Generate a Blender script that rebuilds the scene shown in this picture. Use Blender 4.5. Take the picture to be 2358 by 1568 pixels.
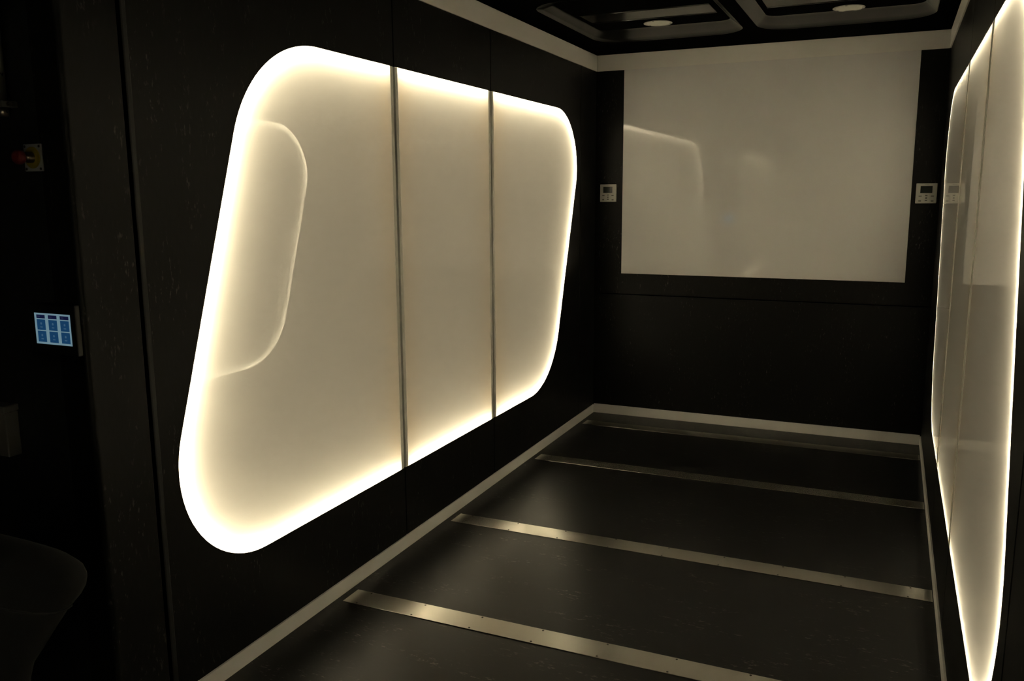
import bpy, bmesh, math, random
from mathutils import Matrix, Vector

for o in list(bpy.data.objects):
    bpy.data.objects.remove(o, do_unlink=True)
scene = bpy.context.scene
C = scene.collection
PI = math.pi
random.seed(7)

# ------------------------------------------------------------------ camera
cam_d = bpy.data.cameras.new('camera')
cam_d.sensor_fit = 'HORIZONTAL'
cam_d.sensor_width = 36.0
cam_d.lens = 1953.05 * 36.0 / 2358.0
cam_d.clip_start = 0.02
cam = bpy.data.objects.new('camera', cam_d)
C.objects.link(cam)
YAW, PITCH, ROLL = 0.4198, -0.1704, -0.0063
_f = Vector((-math.sin(YAW) * math.cos(PITCH), math.cos(YAW) * math.cos(PITCH), math.sin(PITCH)))
_r0 = Vector((math.cos(YAW), math.sin(YAW), 0))
_u0 = _r0.cross(_f)
_r = math.cos(ROLL) * _r0 + math.sin(ROLL) * _u0
_u = -math.sin(ROLL) * _r0 + math.cos(ROLL) * _u0
_m = Matrix((_r, _u, -_f)).transposed().to_4x4()
_m.translation = Vector((2.081, -6.2476, 1.7088))
cam.matrix_world = _m
scene.camera = cam

# ------------------------------------------------------------------ world, exposure
# the room is closed and windowless: all of its light comes from the LED strips
# and added glow sheets inside the four wall light boxes and the touch screens
wd = bpy.data.worlds.new('world')
scene.world = wd
wd.use_nodes = True
wd.node_tree.nodes['Background'].inputs[0].default_value = (0, 0, 0, 1)
wd.node_tree.nodes['Background'].inputs[1].default_value = 0.0
LED_STRENGTH = 92.0
LED_COLOUR = (1.0, 0.86, 0.57)
FILL_GLOW = 0.31    # even glow of a sheet added behind the panes to lift their middle
scene.view_settings.view_transform = 'Standard'
scene.view_settings.look = 'None'
scene.view_settings.exposure = 0.03
scene.view_settings.gamma = 1.0
scene.view_settings.use_curve_mapping = False
try:
    cy = scene.cycles
    cy.use_denoising = True
    cy.use_light_tree = True
    cy.max_bounces = 5
    cy.diffuse_bounces = 3
    cy.glossy_bounces = 4
    cy.transmission_bounces = 4
    cy.sample_clamp_indirect = 40.0
    cy.caustics_reflective = True
    cy.caustics_refractive = True
except Exception:
    pass

# ------------------------------------------------------------------ room dimensions (metres)
W = 2.34            # between the faces of the two baseboards
H = 2.719           # ceiling
TRIM_H = 0.1137
BASE_H = 0.0707
PROUD = 0.008       # trim and baseboard stand this far off the wall boards
JOINTS = (-2.850, -1.836)
END_Y = -4.345      # seam between last wall board and post
RETURN_Y = -4.56    # wall of the alcove, faces the viewer
REAR_DY = -6.35     # the rear half of the room repeats the front half
REAR_Y = -11.25
P_TOP, P_BOT = 2.277, 0.405

# ------------------------------------------------------------------ helpers
def tag(o, label=None, cat=None, group=None, kind=None):
    if label: o['label'] = label
    if cat: o['category'] = cat
    if group: o['group'] = group
    if kind: o['kind'] = kind
    return o

def obj(name, bm, mat, parent=None, smooth=False):
    me = bpy.data.meshes.new(name)
    bm.normal_update()
    bm.to_mesh(me)
    bm.free()
    mats = mat if isinstance(mat, (list, tuple)) else [mat]
    for m in mats:
        me.materials.append(m)
    if smooth:
        for p in me.polygons:
            p.use_smooth = True
    o = bpy.data.objects.new(name, me)
    C.objects.link(o)
    if parent is not None:
        o.parent = parent
        o.matrix_parent_inverse = parent.matrix_world.inverted()
    return o

def thing(name, label, cat, loc=(0, 0, 0), group=None):
    o = bpy.data.objects.new(name, None)
    o.empty_display_size = 0.05
    C.objects.link(o)
    o.location = loc
    o.matrix_world = Matrix.Translation(loc)
    return tag(o, label, cat, group)

def box(bm, x0, x1, y0, y1, z0, z1, mi=0, bev=0.0, seg=2):
    vs = [bm.verts.new(p) for p in ((x0, y0, z0), (x1, y0, z0), (x1, y1, z0), (x0, y1, z0),
                                    (x0, y0, z1), (x1, y0, z1), (x1, y1, z1), (x0, y1, z1))]
    fs = []
    for q in ((0, 3, 2, 1), (4, 5, 6, 7), (0, 1, 5, 4), (1, 2, 6, 5), (2, 3, 7, 6), (3, 0, 4, 7)):
        f = bm.faces.new([vs[i] for i in q]); f.material_index = mi; fs.append(f)
    if bev > 0:
        es = set(e for f in fs for e in f.edges)
        bmesh.ops.bevel(bm, geom=list(es), offset=bev, segments=seg, profile=0.5, affect='EDGES')
    return bm

def newbox(*a, **k):
    return box(bmesh.new(), *a, **k)

def prism(poly, to3, d0, d1, bev=0.0, cap0=True):
    """poly: 2-D points; to3(p, d) -> 3-D; solid between depth d0 (front) and d1"""
    bm = bmesh.new()
    a = [bm.verts.new(to3(p, d0)) for p in poly]
    b = [bm.verts.new(to3(p, d1)) for p in poly]
    n = len(poly)
    f0 = bm.faces.new(a)
    if cap0:
        bm.faces.new(list(reversed(b)))
    for i in range(n):
        j = (i + 1) % n
        bm.faces.new((a[j], a[i], b[i], b[j]))
    bmesh.ops.recalc_face_normals(bm, faces=bm.faces)
    if bev > 0:
        bmesh.ops.bevel(bm, geom=list(f0.edges), offset=bev, segments=2, profile=0.5, affect='EDGES')
    bmesh.ops.triangulate(bm, faces=[f for f in bm.faces if len(f.verts) > 4])
    return bm

def fillet(corners, radii, seg=18):
    """rounded polygon, corners in order"""
    out = []
    n = len(corners)
    for i in range(n):
        p = Vector(corners[i]); a = Vector(corners[i - 1]); b = Vector(corners[(i + 1) % n])
        u = (a - p).normalized(); v = (b - p).normalized()
        ang = u.angle(v); r = radii[i]
        t = r / math.tan(ang / 2)
        c = p + (u + v).normalized() * (r / math.sin(ang / 2))
        s = p + u * t; e = p + v * t
        a0 = math.atan2(*(s - c).yx); a1 = math.atan2(*(e - c).yx)
        d = a1 - a0
        while d > PI: d -= 2 * PI
        while d < -PI: d += 2 * PI
        for k in range(seg + 1):
            q = a0 + d * k / seg
            out.append((c.x + r * math.cos(q), c.y + r * math.sin(q)))
    return out

def tube(bm, pts, r, seg=12, cap=True, mi=0):
    rings = []
    pts = [Vector(p) for p in pts]
    for i, p in enumerate(pts):
        d = (pts[min(i + 1, len(pts) - 1)] - pts[max(i - 1, 0)]).normalized()
        ref = Vector((0, 0, 1)) if abs(d.z) < 0.9 else Vector((1, 0, 0))
        s = d.cross(ref).normalized(); t = d.cross(s)
        rings.append([bm.verts.new(p + r * (math.cos(2 * PI * k / seg) * s + math.sin(2 * PI * k / seg) * t)) for k in range(seg)])
    for a, b in zip(rings, rings[1:]):
        for k in range(seg):
            f = bm.faces.new((a[k], a[(k + 1) % seg], b[(k + 1) % seg], b[k])); f.material_index = mi
    if cap:
        bm.faces.new(rings[0]).material_index = mi
        bm.faces.new(list(reversed(rings[-1]))).material_index = mi
    bmesh.ops.recalc_face_normals(bm, faces=bm.faces)
    return bm

def lathe(bm, prof, origin, axis, seg=24):
    """prof: list of (radius, along axis)"""
    axis = Vector(axis).normalized(); origin = Vector(origin)
    ref = Vector((0, 0, 1)) if abs(axis.z) < 0.9 else Vector((1, 0, 0))
    s = axis.cross(ref).normalized(); t = axis.cross(s)
    rings = []
    for r, h in prof:
        if r <= 1e-6:
            rings.append([bm.verts.new(origin + axis * h)])
        else:
            rings.append([bm.verts.new(origin + axis * h + r * (math.cos(2 * PI * k / seg) * s + math.sin(2 * PI * k / seg) * t)) for k in range(seg)])
    for a, b in zip(rings, rings[1:]):
        if len(a) == 1 and len(b) == 1: continue
        for k in range(seg):
            k2 = (k + 1) % seg
            if len(a) == 1: bm.faces.new((a[0], b[k2], b[k]))
            elif len(b) == 1: bm.faces.new((a[k], a[k2], b[0]))
            else: bm.faces.new((a[k], a[k2], b[k2], b[k]))
    bmesh.ops.recalc_face_normals(bm, faces=bm.faces)
    return bm

# ------------------------------------------------------------------ materials
def new_mat(name):
    m = bpy.data.materials.new(name)
    m.use_nodes = True
    nt = m.node_tree
    b = nt.nodes['Principled BSDF']
    return m, nt, b

def principled(name, col, rough=0.5, metal=0.0, spec=0.5, noise=0.0, nscale=40.0, bump=0.0, stretch=(1, 1, 1), aniso=0.0, coat=0.0):
    m, nt, b = new_mat(name)
    b.inputs['Base Color'].default_value = (*col, 1)
    b.inputs['Roughness'].default_value = rough
    b.inputs['Metallic'].default_value = metal
    b.inputs['Specular IOR Level'].default_value = spec
    b.inputs['Anisotropic'].default_value = aniso
    b.inputs['Coat Weight'].default_value = coat
    tc = nt.nodes.new('ShaderNodeTexCoord')
    mp = nt.nodes.new('ShaderNodeMapping')
    mp.inputs['Scale'].default_value = stretch
    nz = nt.nodes.new('ShaderNodeTexNoise')
    nz.inputs['Scale'].default_value = nscale
    nz.inputs['Detail'].default_value = 4
    nt.links.new(tc.outputs['Object'], mp.inputs['Vector'])
    nt.links.new(mp.outputs['Vector'], nz.inputs['Vector'])
    if noise > 0:
        mr = nt.nodes.new('ShaderNodeMapRange')
        mr.inputs['To Min'].default_value = max(0.02, rough - noise)
        mr.inputs['To Max'].default_value = min(1.0, rough + noise)
        mr.inputs['From Min'].default_value = 0.3
        mr.inputs['From Max'].default_value = 0.7
        nt.links.new(nz.outputs['Fac'], mr.inputs['Value'])
        nt.links.new(mr.outputs['Result'], b.inputs['Roughness'])
    if bump > 0:
        bp = nt.nodes.new('ShaderNodeBump')
        bp.inputs['Strength'].default_value = bump
        bp.inputs['Distance'].default_value = 0.002
        nt.links.new(nz.outputs['Fac'], bp.inputs['Height'])
        nt.links.new(bp.outputs['Normal'], b.inputs['Normal'])
    return m

def lino(name, base, fleck, rough, spec, stretch, seed, thr=0.70):
    """black linoleum with sparse pale marbling flecks"""
    m, nt, b = new_mat(name)
    tc = nt.nodes.new('ShaderNodeTexCoord')
    mp = nt.nodes.new('ShaderNodeMapping')
    mp.inputs['Scale'].default_value = stretch
    mp.inputs['Location'].default_value = (seed, seed * 1.7, seed * .3)
    nt.links.new(tc.outputs['Object'], mp.inputs['Vector'])
    fine = nt.nodes.new('ShaderNodeTexNoise'); fine.inputs['Scale'].default_value = 85; fine.inputs['Detail'].default_value = 2; fine.inputs['Roughness'].default_value = .7
    big = nt.nodes.new('ShaderNodeTexNoise'); big.inputs['Scale'].default_value = 9; big.inputs['Detail'].default_value = 0
    nt.links.new(mp.outputs['Vector'], fine.inputs['Vector'])
    nt.links.new(mp.outputs['Vector'], big.inputs['Vector'])
    r1 = nt.nodes.new('ShaderNodeMapRange'); r1.inputs['From Min'].default_value = thr - .03; r1.inputs['From Max'].default_value = thr + .07
    r2 = nt.nodes.new('ShaderNodeMapRange'); r2.inputs['From Min'].default_value = .47; r2.inputs['From Max'].default_value = .66
    nt.links.new(fine.outputs['Fac'], r1.inputs['Value'])
    nt.links.new(big.outputs['Fac'], r2.inputs['Value'])
    mul = nt.nodes.new('ShaderNodeMath'); mul.operation = 'MULTIPLY'
    nt.links.new(r1.outputs['Result'], mul.inputs[0]); nt.links.new(r2.outputs['Result'], mul.inputs[1])
    mot = nt.nodes.new('ShaderNodeMapRange'); mot.inputs['From Min'].default_value = .3; mot.inputs['From Max'].default_value = .7
    mot.inputs['To Min'].default_value = .80; mot.inputs['To Max'].default_value = 1.20
    nt.links.new(fine.outputs['Fac'], mot.inputs['Value'])
    sc = nt.nodes.new('ShaderNodeVectorMath'); sc.operation = 'SCALE'
    sc.inputs[0].default_value = base
    nt.links.new(mot.outputs['Result'], sc.inputs['Scale'])
    mix = nt.nodes.new('ShaderNodeMix'); mix.data_type = 'RGBA'
    nt.links.new(mul.outputs[0], mix.inputs['Factor'])
    nt.links.new(sc.outputs['Vector'], mix.inputs['A'])
    mix.inputs['B'].default_value = (*fleck, 1)
    nt.links.new(mix.outputs['Result'], b.inputs['Base Color'])
    b.inputs['Roughness'].default_value = rough
    b.inputs['Specular IOR Level'].default_value = spec
    return m

def diffuser_mat():
    """opal acrylic: glossy skin over a sheet that both scatters back and lets light through"""
    m = bpy.data.materials.new('opal_acrylic')
    m.use_nodes = True
    nt = m.node_tree
    nt.nodes.remove(nt.nodes['Principled BSDF'])
    out = nt.nodes['Material Output']
    tr = nt.nodes.new('ShaderNodeBsdfTranslucent'); tr.inputs['Color'].default_value = (.84, .83, .80, 1)
    df = nt.nodes.new('ShaderNodeBsdfDiffuse'); df.inputs['Color'].default_value = (.84, .83, .80, 1)
    mx = nt.nodes.new('ShaderNodeMixShader'); mx.inputs[0].default_value = .52
    nt.links.new(tr.outputs[0], mx.inputs[1]); nt.links.new(df.outputs[0], mx.inputs[2])
    gl = nt.nodes.new('ShaderNodeBsdfGlossy'); gl.inputs['Roughness'].default_value = 0
    gl.inputs['Color'].default_value = (1, 1, 1, 1)
    lw = nt.nodes.new('ShaderNodeFresnel'); lw.inputs['IOR'].default_value = 1.49
    m2 = nt.nodes.new('ShaderNodeMixShader')
    nt.links.new(lw.outputs[0], m2.inputs[0]); nt.links.new(mx.outputs[0], m2.inputs[1]); nt.links.new(gl.outputs[0], m2.inputs[2])
    nt.links.new(m2.outputs[0], out.inputs['Surface'])
    return m

def emit_mat(name, col, s):
    m, nt, b = new_mat(name)
    b.inputs['Base Color'].default_value = (0.02, 0.02, 0.02, 1)
    b.inputs['Emission Color'].default_value = (*col, 1)
    b.inputs['Emission Strength'].default_value = s
    b.inputs['Roughness'].default_value = .4
    if s < 10: m.cycles.emission_sampling = 'NONE'   # weak wide emitters are found without being sampled
    return m

M_WALL = lino('black_wall_lino', (.0068, .0066, .0064), (.075, .072, .066), .40, .19, (1, 1, .35), 3.0, .645)
M_FLOOR = lino('black_floor_lino', (.0058, .0056, .0054), (.11, .10, .092), .34, .31, (.35, 1, 1), 11.0, .635)
M_BLACK = principled('black_paint', (.012, .012, .012), .5, noise=.05)
M_VOID = principled('dull_black', (.003, .003, .003), .9, spec=.0)
M_GLOSS = principled('gloss_black_moulding', (.004, .004, .004), .20, spec=.40, noise=.03, nscale=6)
M_TRIM = principled('off_white_trim', (.86, .84, .80), .45, spec=.35, noise=.08, nscale=90)
M_BASE = principled('white_baseboard', (.95, .94, .91), .45, spec=.5, noise=.08, nscale=90)
M_ALU = principled('anodised_aluminium', (.90, .88, .82), .45, metal=.05, noise=.06, nscale=60, stretch=(1, 1, .05))
M_STRIP = principled('brushed_aluminium', (.60, .575, .51), .23, metal=.9, noise=0.0)
M_SCREW = principled('dark_screw', (.05, .045, .04), .45, metal=.6)
M_BOARD = principled('whiteboard_film', (.86, .845, .845), .04, spec=.95)
M_BOX = principled('white_box_paint', (.32, .315, .30), .8, spec=.1)
M_RIB = principled('warm_bounce', (.92, .60, .22), .7, spec=.2)  # unseen warm reflector, added for the orange tinge beside the joints
M_PANE = diffuser_mat()
M_LED = emit_mat('warm_led', LED_COLOUR, LED_STRENGTH)
M_BACK = emit_mat('fill_glow_sheet', LED_COLOUR, FILL_GLOW)
M_BACK.node_tree.nodes['Principled BSDF'].inputs['Base Color'].default_value = (.32, .315, .30, 1)
M_PLASTIC = principled('white_plastic', (.66, .65, .60), .45, noise=.05)
M_PLASTIC2 = principled('white_plastic_button', (.50, .49, .45), .5, noise=.05)
M_LCD = principled('dark_lcd', (.02, .026, .022), .15, noise=.02)
M_LAMPGLASS = principled('frosted_lamp_glass', (.62, .62, .56), .5, noise=.04)
M_FABRIC = principled('charcoal_fabric', (.030, .030, .031), .95, spec=.15, noise=.03, nscale=700, bump=.35)
M_GREY = principled('grey_plastic', (.17, .165, .15), .5, noise=.05)
M_STEEL = principled('zinc_steel', (.40, .36, .29), .34, metal=1.0, noise=.08, nscale=50)
M_RED = principled('red_plastic', (.13, .012, .012), .4, noise=.04)  # red darkened in the colour to imitate the dim alcove
M_YELLOW = principled('yellow_plastic', (.30, .23, .01), .5, noise=.04)
M_PLATE = principled('light_grey_plate', (.34, .34, .35), .5, noise=.05)

# ------------------------------------------------------------------ light panel outline (y, z)
def outline(o=0.0, seg=18):
    """slanted rounded panel, grown inwards by o; order: near-bottom, far-bottom, far-top, near-top"""
    k = 0.335
    s = math.sqrt(1 + k * k)
    top, bot = P_TOP - o, P_BOT + o
    yn = lambda z: -3.894 + k * (z - 1.947) + o * s
    yf = lambda z: -0.392 + k * (z - 1.883) - o * s
    cs = [(yn(bot), bot), (yf(bot), bot), (yf(top), top), (yn(top), top)]
    return fillet(cs, [.40 - o, .53 - o, .39 - o, .52 - o], seg)

def clip(poly, lo, hi):
    """clip a polygon to lo <= y <= hi"""
    def half(ps, c, keep):
        out = []
        for i, p in enumerate(ps):
            q = ps[(i + 1) % len(ps)]
            a, b = keep(p[0]), keep(q[0])
            if a: out.append(p)
            if a != b:
                t = (c - p[0]) / (q[0] - p[0])
                out.append((c, p[1] + t * (q[1] - p[1])))
        return out
    if lo is not None: poly = half(poly, lo, lambda y: y >= lo)
    if hi is not None: poly = half(poly, hi, lambda y: y <= hi)
    return poly

GAP = 0.030         # half width of the profile at a joint

class Side:
    """maps wall coordinates (y, z, depth behind the baseboard face) to the room"""
    def __init__(self, sign, dy): self.s, self.dy = sign, dy
    def __call__(self, p, d):
        x = -d if self.s < 0 else W + d
        return (x, p[0] + self.dy, p[1])

def ribbon(side, lo, hi, o0, o1, D, half):
    """flat LED tape following the panel edge between y = lo and hi; carrier on its back"""
    a, b = outline(o0, 4), outline(o1, 4)
    lo2 = -99 if lo is None else lo + .006
    hi2 = 99 if hi is None else hi - .006
    bm = bmesh.new()
    n = len(a)
    L = lambda P, Q, t: (P[0] + t * (Q[0] - P[0]), P[1] + t * (Q[1] - P[1]))
    for i in range(n):
        j = (i + 1) % n
        if half and (a[i][1] - 1.34) * half < 0: continue
        if max(a[i][0], a[j][0]) <= lo2 or min(a[i][0], a[j][0]) >= hi2: continue
        ya, yb = min(hi2, max(lo2, a[i][0])), min(hi2, max(lo2, a[j][0]))
        w = a[j][0] - a[i][0]
        ta, tb = (0, 1) if abs(w) < 1e-9 else ((ya - a[i][0]) / w, (yb - a[i][0]) / w)
        q = [L(a[i], a[j], ta), L(a[i], a[j], tb), L(b[i], b[j], tb), L(b[i], b[j], ta)]
        if (Vector(q[0]) - Vector(q[1])).length < 1e-5: continue
        f = bm.faces.new([bm.verts.new(side(p, D)) for p in q])
        k = bm.faces.new([bm.verts.new(side(p, D + .0015)) for p in q]); k.material_index = 1
        f.normal_update(); k.normal_update()
        if f.normal.x * side.s > 0: f.normal_flip(); k.normal_flip()
    bmesh.ops.remove_doubles(bm, verts=bm.verts, dist=1e-6)
    # close the edges between tape and carrier
    fe = [e for e in bm.edges if len(e.link_faces) == 1 and e.link_faces[0].material_index == 0]
    be = [e for e in bm.edges if len(e.link_faces) == 1 and e.link_faces[0].material_index == 1]
    r = bmesh.ops.bridge_loops(bm, edges=fe + be)
    for f in r['faces']: f.material_index = 1
    return bm

def build_panel(side, label, group):
    root = thing('light_panel', label, 'light panel', (side((0, 0), .118)[0], -2.35 + side.dy, P_BOT), group)
    secs = ((None, JOINTS[0] - GAP), (JOINTS[0] + GAP, JOINTS[1] - GAP), (JOINTS[1] + GAP, None))
    for lo, hi in secs:
        bm = prism(clip(outline(-.0003, 24), lo, hi), side, PROUD + .0006, PROUD + .006, cap0=False)
        obj('diffuser_pane', bm, M_PANE, root)
        for o0, o1, D in ((.007, .012, .108), (-.010, .006, .0335)):
            halves = (None,) if (lo is None or hi is None) else (-1, 1)
            for h in halves:
                bm = ribbon(side, lo, hi, o0, o1, D, h)
                obj('led_strip', bm, [M_LED, M_BOX], root)
    # the white tray behind the panes
    po = outline(-.022, 24)
    bm = bmesh.new()
    fr = [bm.verts.new(side(p, .0265)) for p in po]
    bk = [bm.verts.new(side(p, .118)) for p in po]
    for i in range(len(po)):
        j = (i + 1) % len(po)
        bm.faces.new((fr[i], fr[j], bk[j], bk[i]))
    obj('light_box', bm, M_BOX, root)
    obj('fill_glow_sheet', prism(outline(-.022, 8), side, .1165, .1185), M_BACK, root)  # added glowing sheet, evens out the panel middle and fills the room
    # profiles at the two joints, with unseen ribs added to tint the panes
    for yj in JOINTS:
        for sg in (-1, 1):
            y0, y1 = sorted((yj + sg * GAP, yj + sg * .0085))
            pr = prism([(y0, P_BOT + .001), (y1, P_BOT + .001), (y1, P_TOP - .001), (y0, P_TOP - .001)], side, PROUD - .001, .026, bev=.0015)
            obj('edge_profile', pr, M_ALU, root)
            y0, y1 = sorted((yj + sg * (GAP - .002), yj + sg * .012))
            rb = prism([(y0, P_BOT - .02), (y1, P_BOT - .02), (y1, P_TOP + .02), (y0, P_TOP + .02)], side, .0262, .1175)
            obj('bounce_rib', rb, M_RIB, root)
        ch = prism([(yj - .0085, P_BOT), (yj + .0085, P_BOT), (yj + .0085, P_TOP), (yj - .0085, P_TOP)], side, PROUD + .010, .0262)
        obj('joint_channel', ch, M_VOID, root)
    return root

def build_boards(side, parent):
    """wall boards around one light panel, seams between them real gaps"""
    top = H + .001
    o = outline(0, 24)
    Wg = .006
    def piece(poly, bev=.0012, m=M_WALL):
        return obj('wall_board', prism(poly, side, PROUD, .026, bev=bev), m, parent)
    # near board: a C around the near end of the panel
    hi = JOINTS[0] - GAP
    c = clip(o, None, hi)
    # order the clipped outline from (hi, bottom) round the near end to (hi, top)
    pts = [p for p in c if p[0] < hi - 1e-6]
    yc = min(p[0] for p in pts)
    lower = sorted([p for p in pts], key=lambda p: math.atan2(p[1] - 1.34, p[0] - hi) % (2 * PI), reverse=True)
    near = [(END_Y, 0), (hi + GAP - .004, 0), (hi + GAP - .004, P_BOT)] + [(hi, P_BOT)] + lower + [(hi, P_TOP)] + [(hi + GAP - .004, P_TOP), (hi + GAP - .004, top), (END_Y, top)]
    piece(near)
    # middle: one board above, one below
    y0, y1 = JOINTS[0] + .004, JOINTS[1] - .004
    piece([(y0, 0), (y1, 0), (y1, P_BOT), (y0, P_BOT)])
    piece([(y0, P_TOP), (y1, P_TOP), (y1, top), (y0, top)])
    # far board
    lo = JOINTS[1] + GAP
    c = clip(o, lo, None)
    pts = [p for p in c if p[0] > lo + 1e-6]
    order = sorted(pts, key=lambda p: math.atan2(p[1] - 1.34, p[0] - lo))
    far = [(-.335, 0), (-.335, top), (lo - GAP + .004, top), (lo - GAP + .004, P_TOP), (lo, P_TOP)] + list(reversed(order)) + [(lo, P_BOT), (lo - GAP + .004, P_BOT), (lo - GAP + .004, 0)]
    far = [(-.335, 0), (-.335, top), (lo - GAP + .004, top), (lo - GAP + .004, P_TOP), (lo, P_TOP)] + sorted(pts, key=lambda p: -math.atan2(p[1] - 1.34, p[0] - lo)) + [(lo, P_BOT), (lo - GAP + .004, P_BOT), (lo - GAP + .004, 0)]
    piece(far)
    # narrow corner board
    piece([(-.330, 0), (.03, 0), (.03, top), (-.330, top)])

# ------------------------------------------------------------------ the setting
def struct(name, bm, mat, label, cat):
    return tag(obj(name, bm, mat), label, cat, kind='structure')

AX = -2.3   # far end of the alcove
FL = struct('floor', box(newbox(-.2, W + .2, REAR_Y - .1, .1, -.06, -.012), AX - .1, -.15, -6.6, RETURN_Y + .1, -.06, -.012), M_VOID,
            'black linoleum floor crossed by metal strips', 'floor')
STRIPS = (-.315, -1.256, -2.418, -3.397)
edges = [.01] + list(STRIPS) + [-4.45, -5.5, -6.6, -7.8, -9.0, -10.2, REAR_Y]
for a, b in zip(edges, edges[1:]):
    obj('floor_panel', newbox(-.02, W + .02, b + .0006, a - .0006, -.012, 0), M_FLOOR, FL)
for a, b in ((RETURN_Y, -5.5), (-5.5, -6.55)):
    obj('floor_panel', newbox(AX, -.0206, b + .0006, a - .0006, -.012, 0), M_FLOOR, FL)

WL = struct('wall_left', box(newbox(-.16, -.13, RETURN_Y + .05, .06, -.01, H + .05), -.16, -.13, REAR_Y, -6.55, -.01, H + .05), M_VOID,
            'black panelled left wall with speckled boards round a light panel', 'wall')
WR = struct('wall_right', newbox(W + .13, W + .16, REAR_Y, .06, -.01, H + .05), M_VOID,
            'black panelled right wall seen almost edge on', 'wall')
left = Side(-1, 0); right = Side(1, 0); left_r = Side(-1, REAR_DY); right_r = Side(1, REAR_DY)
build_boards(left, WL); build_boards(right, WR); build_boards(right_r, WR); build_boards(left_r, WL)

def plain(side, y0, y1, parent, name='wall_board', bev=.004):
    return obj(name, prism([(y0, 0), (y1, 0), (y1, H + .001), (y0, H + .001)], side, PROUD, .026, bev=bev), M_WALL, parent)
# rounded post at the end of the left wall, turning into the alcove
poly = [(-PROUD, END_Y - .010), (-PROUD, RETURN_Y + .018)]
for k in range(9):
    q = PI / 2 * k / 8
    poly.append((-PROUD - .018 + .018 * math.cos(q), RETURN_Y + .018 - .018 * math.sin(q)))
poly += [(-.12, RETURN_Y), (-.12, END_Y - .010)]
for k in range(1):
    poly[0] = (-PROUD - .006, END_Y - .010); poly.insert(1, (-PROUD, END_Y - .016))
bm = bmesh.new()
a = [bm.verts.new((p[0], p[1], 0)) for p in poly]; b = [bm.verts.new((p[0], p[1], H)) for p in poly]
bm.faces.new(a); bm.faces.new(list(reversed(b)))
for i in range(len(poly)):
    j = (i + 1) % len(poly); bm.faces.new((a[i], a[j], b[j], b[i]))
bmesh.ops.recalc_face_normals(bm, faces=bm.faces)
obj('post', bm, M_WALL, WL)
# slim rounded edge moulding next to the seam of the post
obj('edge_moulding', newbox(-PROUD - .02, -PROUD + .002, END_Y - .0, END_Y + .022, 0, H, bev=.005), M_BLACK, WL)
plain(right, -6.67, END_Y - .012, WR)
plain(right_r, REAR_Y - REAR_DY, END_Y - .012, WR)
plain(left_r, REAR_Y - REAR_DY, END_Y - .012, WL)

WB = struct('wall_back', newbox(-.15, W + .15, .040, .08, -.01, H + .05), M_VOID,
            'black far wall below and beside the white screen', 'wall')
obj('wall_board', newbox(-.02, W + .02, .0065, .040, 0, .948, bev=.0015), M_WALL, WB)
obj('wall_board', newbox(-.02, W + .02, .0085, .040, .954, H + .001, bev=.0015), M_WALL, WB)

WA = struct('wall_alcove', newbox(AX, -.119, RETURN_Y, RETURN_Y + .04, 0, H), M_BLACK,
            'dark alcove wall carrying the touch screen and stop button', 'wall')
struct('wall_alcove_side', newbox(AX - .04, AX, -6.6, RETURN_Y + .04, 0, H), M_BLACK, 'dark end wall of the alcove', 'wall')
struct('wall_alcove_near', newbox(AX, -.03, -6.6, -6.55, 0, H), M_BLACK, 'dark near wall of the alcove out of frame', 'wall')
struct('wall_rear', newbox(-.15, W + .15, REAR_Y - .05, REAR_Y, -.01, H + .05), M_WALL, 'black rear wall behind the viewer', 'wall')

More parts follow.
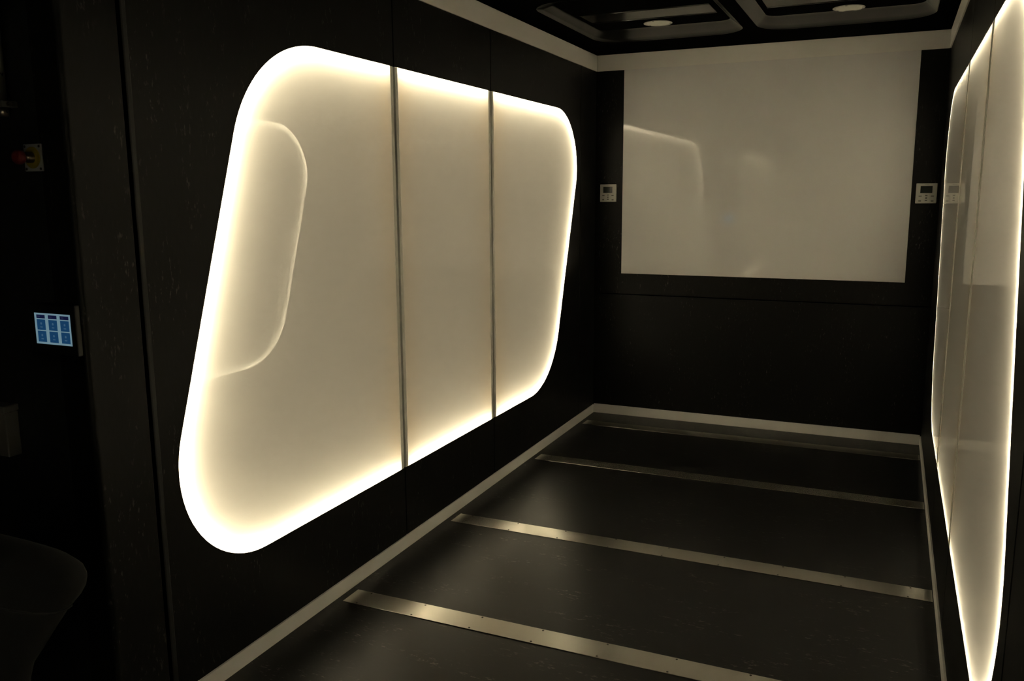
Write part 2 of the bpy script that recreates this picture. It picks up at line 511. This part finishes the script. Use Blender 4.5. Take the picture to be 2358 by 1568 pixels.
# ceiling with two glossy moulded trays
CT_Y0, CT_Y1 = -2.02, 0.03
CE = struct('ceiling', box(box(newbox(-.2, W + .2, REAR_Y - .05, CT_Y0, H, H + .03), AX - .04, -.2, -6.6, RETURN_Y + .04, H, H + .03),
            -.2, W + .2, CT_Y0 - .02, .08, H + .20, H + .23), M_VOID, 'black ceiling with two glossy moulded trays', 'ceiling')
def tray(x0, x1, cx0, cx1, y0=-1.80, y1=-.455, r=.20):
    """opening x0..x1, y0..y1 in a ceiling cell cx0..cx1"""
    def loop(ins, z, rr=None):
        R_ = max(.03, (rr if rr else r) - ins * .6)
        ix = ins * .30
        ps = fillet([(x0 + ix, y0 + ins), (x1 - ix, y0 + ins), (x1 - ix, y1 - ins), (x0 + ix, y1 - ins)], [R_] * 4, 10)
        return [(p[0], p[1], z) for p in ps]
    base = loop(0, H)
    bm = bmesh.new()
    # flat flange from the cell to the opening
    mx, my = (x0 + x1) / 2, (y0 + y1) / 2
    outer = []
    n = len(base); per = n // 4
    cor = [(cx0, CT_Y0), (cx1, CT_Y0), (cx1, CT_Y1), (cx0, CT_Y1)]
    vb = [bm.verts.new(p) for p in base]
    vc = [bm.verts.new((c[0], c[1], H)) for c in cor]
    for k in range(4):
        for i in range(k * per, k * per + per - 1):
            bm.faces.new((vb[i], vb[i + 1], vc[k])).material_index = 1
        i = k * per + per - 1
        bm.faces.new((vb[i], vb[(i + 1) % n], vc[(k + 1) % 4], vc[k])).material_index = 1
    # glossy sloping border round a dull flat field
    prof = [(.004, .003, 0), (.012, .007, 0), (.06, .016, 0), (.12, .028, 0), (.17, .038, 0), (.195, .0435, 0), (.21, .045, 0), (.215, .0452, 1)]
    prev = vb
    for ins, dz, mi in prof:
        cur = [bm.verts.new(p) for p in loop(ins, H + dz)]
        for i in range(n):
            j = (i + 1) % n
            f = bm.faces.new((prev[i], prev[j], cur[j], cur[i])); f.smooth = True; f.material_index = mi
        prev = cur
    bm.faces.new(prev).material_index = 1
    bmesh.ops.recalc_face_normals(bm, faces=bm.faces)
    if sum(f.normal.z * f.calc_area() for f in bm.faces) > 0:
        bmesh.ops.reverse_faces(bm, faces=bm.faces)
    tr = obj('ceiling_tray', bm, [M_GLOSS, M_VOID], CE)
    # two half-round glossy ridges running across the field
    for yr in (-.955, -1.20):
        obj('ridge', tube(bmesh.new(), [(x0 + .10, yr, H + .044), (x1 - .10, yr, H + .044)], .007, 12), M_GLOSS, tr, True)
    obj('ridge_band', newbox(x0 + .10, x1 - .10, -1.19, -.965, H + .0405, H + .0455, bev=.002), M_GLOSS, tr)
    return tr
tray(.185, 1.155, -.03, 1.197)
tray(1.240, 2.235, 1.197, W + .03)

# trims and baseboards
def trim(name, bm, label):
    return struct(name, bm, M_BASE if name.startswith('base') else M_TRIM, label, 'baseboard' if name.startswith('base') else 'trim')
trim('trim_1', newbox(-PROUD - .004, 0, RETURN_Y + .04, 0, H - TRIM_H, H, bev=.001), 'pale strip along the top of the left wall')
trim('trim_2', newbox(0, W, 0, .012, H - TRIM_H, H, bev=.001), 'pale strip along the top of the far wall above the screen')
trim('trim_3', newbox(W, W + PROUD + .004, REAR_Y, 0, H - TRIM_H, H, bev=.001), 'pale strip along the top of the right wall')
trim('baseboard_left', newbox(-PROUD - .004, 0, RETURN_Y + .04, -.001, 0, BASE_H - .007, bev=.001), 'pale baseboard along the left wall')
trim('baseboard_back', newbox(0, W, -.001, .010, 0, BASE_H, bev=.001), 'pale baseboard along the far wall')
trim('baseboard_right', newbox(W, W + PROUD + .004, REAR_Y, -.001, 0, BASE_H - .007, bev=.001), 'pale baseboard along the right wall')

# ------------------------------------------------------------------ light panels
G = 'backlit light panels in the side walls'
build_panel(left, 'large slanted light panel glowing in the left wall beside the post', G)
build_panel(right, 'glowing light panel in the right wall, cut off by the right picture edge', G)
build_panel(left_r, 'distant lit panel seen only as the small outline mirrored mid-screen', G)
build_panel(right_r, 'lit panel in the right wall behind the viewer, out of frame', G)  # unseen, assumed by symmetry and kept for its ambient light

# ------------------------------------------------------------------ projection board
SX0, SX1, SZ = .2086, 2.1778, 1.1109
rt = thing('projection_screen', 'large white glossy screen board on the far wall under the trim', 'screen', ((SX0 + SX1) / 2, .008, SZ))
sb = obj('screen_board', newbox(SX0, SX1, 0.0005, .0084, SZ, H - TRIM_H - .0006, bev=.0008), M_BOARD, rt)

# ------------------------------------------------------------------ floor strips
def strip(y, label):
    t = thing('floor_strip', label, 'metal strip', (W / 2, y, 0), 'metal strips across the floor')
    w = .058
    obj('metal_bar', newbox(.035, W - .004, y - w, y + w, 0, .0032, bev=.0012), M_STRIP, t)
    proto = None
    n = 9
    for i in range(n):
        for s in (-1, 1):
            x = .10 + i * (W - .2) / (n - 1) + (0.012 if s > 0 else 0)
            if x > W - .03: continue
            if proto is None:
                bm = lathe(bmesh.new(), [(0, .0012), (.003, .0012), (.0042, .0004), (.0042, -.001), (0, -.001)], (0, 0, 0), (0, 0, 1), 10)
                proto = obj('screw', bm, M_SCREW, t)
                o = proto
            else:
                o = proto.copy(); C.objects.link(o)
            o.parent = t
            o.matrix_parent_inverse = Matrix.Identity(4)
            o.location = (x - W / 2, s * (w - .010), .0033)
    return t
strip(STRIPS[3], 'brushed metal floor strip nearest the viewer, widest and brightest')
strip(STRIPS[2], 'brushed metal floor strip, second from the viewer, crossing the whole floor')
strip(STRIPS[1], 'dim metal floor strip, third from the viewer')
strip(STRIPS[0], 'faint metal floor strip farthest away, close to the far baseboard')

# ------------------------------------------------------------------ downlights
def downlight(x, y, z, label):
    t = thing('downlight', label, 'ceiling light', (x, y, z), 'unlit downlights in the ceiling trays')
    obj('trim_ring', lathe(bmesh.new(), [(.074, 0), (.076, -.002), (.085, -.0025), (.089, -.0008), (.089, .002), (.074, .002)], (x, y, z), (0, 0, 1), 40), M_PLASTIC2, t, True)
    obj('lamp_glass', lathe(bmesh.new(), [(0, -.0015), (.072, -.0014), (.073, -.0005), (.073, .001), (0, .001)], (x, y, z), (0, 0, 1), 40), M_LAMPGLASS, t, False)
    for k in range(3):
        q = 2 * PI * k / 3 + .4
        obj('clip', newbox(x + .081 * math.cos(q) - .006, x + .081 * math.cos(q) + .006, y + .081 * math.sin(q) - .004, y + .081 * math.sin(q) + .004, z - .0035, z - .002), M_SCREW, t)
    return t
downlight(.652, -.765, H + .0445, 'unlit round downlight in the left ceiling tray')
downlight(1.768, -.720, H + .0445, 'unlit round downlight in the right ceiling tray')

# ------------------------------------------------------------------ air-conditioning controllers on the far wall
def controller(x0, z1, label):
    w = .126
    t = thing('wall_controller', label, 'controller', (x0 + w / 2, .0085, z1 - w), 'white wall controllers beside the screen')
    y = -.008
    z0 = z1 - .130
    obj('body', newbox(x0, x0 + w, y, .0085, z0, z1, bev=.003), M_PLASTIC, t)
    obj('display', newbox(x0 + .026, x0 + .097, y - .0006, y + .002, z1 - .064, z1 - .018), M_LCD, t)
    obj('brand_mark', newbox(x0 + .050, x0 + .076, y - .0003, y + .002, z1 - .011, z1 - .007), M_PLASTIC2, t)
    for bx, bz, bw, bh in ((.018, .080, .018, .006), (.056, .076, .014, .007), (.090, .080, .018, .006), (.058, .091, .010, .010),
                           (.018, .110, .016, .008), (.056, .108, .014, .007), (.092, .111, .016, .008)):
        obj('button', newbox(x0 + bx, x0 + bx + bw, y - .0012, y + .001, z1 - bz - bh, z1 - bz, bev=.0006, seg=1), M_GREY, t)
    return t
controller(.035, 1.780, 'small white wall controller left of the screen')
controller(2.205, 1.765, 'small white wall controller right of the screen, by the light panel')

# ------------------------------------------------------------------ touch screens on the alcove walls
def touch_panel(cx, yw, zc, d, label, k=1.0):
    """d = -1 faces the rear of the room, +1 faces the far wall; zc is the middle of the picture"""
    M_UI = emit_mat('screen_pale', (.36, .60, .72), .75 * k)
    M_TILE = emit_mat('screen_blue', (.020, .11, .28), .75 * k)
    M_HEAD = emit_mat('screen_navy', (.012, .018, .085), .75 * k)
    M_ICON = emit_mat('screen_icon', (.10, .24, .42), .75 * k)
    M_TXT = emit_mat('screen_text', (.06, .07, .16), .75 * k)
    t = thing('touch_panel', label, 'touch screen', (cx, yw, zc - .075), 'small touch screens on the alcove walls')
    def slab(x0, x1, h0, h1, z0, z1, **k):
        y0, y1 = sorted((yw + d * h0, yw + d * h1))
        return newbox(x0, x1, y0, y1, z0, z1, **k)
    obj('bezel', slab(cx - .099, cx + .095, 0, .018, zc - .0748, zc + .0732, bev=.004), M_BLACK, t)
    dw, dh = .147, .0905
    dx0, dz1 = cx - dw / 2, zc + dh / 2
    obj('display', slab(dx0, dx0 + dw, .0178, .0186, zc - dh / 2, dz1), M_UI, t)
    for c in range(3):
        x0 = dx0 + dw * (.062 + c * .330); x1 = x0 + dw * .238
        for nm, f0, f1, mt in (('header_tile', .055, .170, M_HEAD), ('tile', .205, .545, M_TILE), ('tile', .580, .935, M_TILE)):
            tz1 = dz1 - dh * f0; tz0 = dz1 - dh * f1
            tl = obj(nm, slab(x0, x1, .0184, .0190, tz0, tz1), mt, t)
            mx, mz = (x0 + x1) / 2, (tz0 + tz1) / 2
            if nm == 'tile':
                obj('bulb_icon', lathe(bmesh.new(), [(0, 0), (.0036, 0), (.0036, .0003), (0, .0003)], (mx, yw + d * .0192, mz + .0035), (0, -d, 0), 12), M_ICON, tl)
                obj('caption_bar', slab(mx - .005, mx + .005, .0189, .0192, mz - .0085, mz - .0055), M_ICON, tl)
            else:
                obj('caption_bar', slab(x0 + .004, x0 + .015, .0189, .0192, mz - .0008, mz + .0012), M_TXT, tl)
y = RETURN_Y
touch_panel(-.114, RETURN_Y, 1.3338, -1, 'small touch screen glowing blue on the dark alcove wall below the stop button', .48)
touch_panel(-.130, -6.55, 1.343, 1, 'second blue touch screen, seen only as a blue spot mirrored in the white screen', 3.0)

# ------------------------------------------------------------------ emergency stop
t = thing('emergency_stop_button', 'red emergency stop button on a yellow and grey wall plate', 'stop button', (-.144, y, 1.78))
ex, ez = -.144, 1.8195
obj('plate', newbox(ex - .036, ex + .036, y - .006, y, ez - .038, ez + .038, bev=.002), M_PLATE, t)
obj('yellow_disc', lathe(bmesh.new(), [(0, .006), (.030, .006), (.030, .0085), (.028, .009), (0, .009)], (ex, y, ez), (0, -1, 0), 32), M_YELLOW, t)
obj('collar', lathe(bmesh.new(), [(.015, .008), (.015, .022), (.013, .024), (.009, .024), (.009, .036), (0, .036)], (ex, y, ez), (0, -1, 0), 24), M_STEEL, t, True)
obj('mushroom_head', lathe(bmesh.new(), [(0, .034), (.010, .034), (.019, .040), (.0205, .046), (.0200, .054), (.016, .059), (.008, .061), (0, .0615)], (ex, y, ez), (0, -1, 0), 28), M_RED, t, True)
for sx in (-1, 1):
    for sz in (-1, 1):
        obj('screw', lathe(bmesh.new(), [(0, .0075), (.003, .0075), (.004, .006), (0, .006)], (ex + sx * .029, y, ez + sz * .031), (0, -1, 0), 10), M_SCREW, t)

# ------------------------------------------------------------------ locking rod, wall box
t = thing('steel_rod', 'dull steel rod with clamp at the left picture edge above the stop button', 'rod', (-.205, y, 1.93))
rx, ry = -.212, y - .030
obj('rod', tube(bmesh.new(), [(rx, ry, 1.975), (rx, ry, 2.36)], .0125, 16), M_STEEL, t, True)
obj('clamp', newbox(rx - .022, rx + .022, ry - .018, y, 1.957, 1.975, bev=.003), M_GREY, t)
obj('clamp_bolt', lathe(bmesh.new(), [(0, 0), (.006, 0), (.006, .012), (0, .012)], (rx + .021, ry, 1.966), (1, 0, 0), 6), M_STEEL, t)
obj('rod_end', tube(bmesh.new(), [(rx, ry, 1.932), (rx, ry, 1.957)], .014, 16), M_STEEL, t, True)

t = thing('wall_box', 'grey wall box low on the alcove wall at the left picture edge', 'box', (-.42, y, .93))
obj('body', newbox(-.50, -.328, y - .045, y, .930, 1.068, bev=.004), M_GREY, t)
obj('lid', newbox(-.504, -.322, y - .050, y, 1.070, 1.090, bev=.004), M_GREY, t)

# ------------------------------------------------------------------ chair in the alcove mouth
CHX, CHY = .13, -5.02
t = thing('upholstered_chair', 'dark charcoal upholstered chair at the lower left picture edge', 'chair', (CHX, CHY, 0))
def superloop(cx, cy_, z, ax, ay, n=28, p=2.6, dz=None):
    out = []
    for k in range(n):
        q = 2 * PI * k / n
        c, s = math.cos(q), math.sin(q)
        x = ax * math.copysign(abs(c) ** (2 / p), c); yy = ay * math.copysign(abs(s) ** (2 / p), s)
        out.append((cx + x, cy_ + yy, z + (dz(c, s) if dz else 0)))
    return out
def loft(loops, cap=True):
    bm = bmesh.new()
    vs = [[bm.verts.new(p) for p in l] for l in loops]
    n = len(vs[0])
    for a, b in zip(vs, vs[1:]):
        for k in range(n):
            bm.faces.new((a[k], a[(k + 1) % n], b[(k + 1) % n], b[k]))
    if cap:
        bm.faces.new(list(reversed(vs[0]))); bm.faces.new(vs[-1])
    bmesh.ops.recalc_face_normals(bm, faces=bm.faces)
    return bm
# back: wide rolled top, tapering towards the seat
prof = [(.36, .085, .036), (.45, .095, .042), (.56, .112, .048), (.60, .128, .050), (.66, .178, .054), (.72, .226, .057), (.755, .256, .058), (.772, .270, .058), (.780, .276, .057), (.788, .286, .063),
        (.815, .312, .070), (.840, .330, .072), (.862, .337, .071), (.882, .330, .064), (.898, .302, .050), (.906, .245, .034), (.910, .12, .014)]
obj('backrest', loft([superloop(CHX, CHY + .02 * (z - .5), z, ax, ay) for z, ax, ay in prof]), M_FABRIC, t, True)
obj('seam', tube(bmesh.new(), [(p[0], p[1], p[2]) for p in superloop(CHX, CHY + .006, .780, .279, .0595)] + [superloop(CHX, CHY + .006, .780, .279, .0595)[0]], .0030, 6, False), M_FABRIC, t, True)
obj('seat', loft([superloop(CHX - .04, CHY - .22, z, ax, ay, p=3.2) for z, ax, ay in ((.37, .20, .20), (.385, .235, .225), (.42, .25, .24), (.455, .25, .24), (.475, .24, .23), (.485, .20, .19))]), M_FABRIC, t, True)
obj('pedestal', lathe(bmesh.new(), [(.035, .37), (.028, .33), (.026, .06), (.05, .035)], (CHX, CHY - .20, 0), (0, 0, 1), 20), M_BLACK, t, True)
for k in range(4):
    q = PI / 4 + k * PI / 2
    obj('leg', tube(bmesh.new(), [(CHX, CHY - .20, .05), (CHX + .14 * math.cos(q), CHY - .20 + .14 * math.sin(q), .036), (CHX + .26 * math.cos(q), CHY - .20 + .26 * math.sin(q), .014)], .014, 10), M_BLACK, t, True)
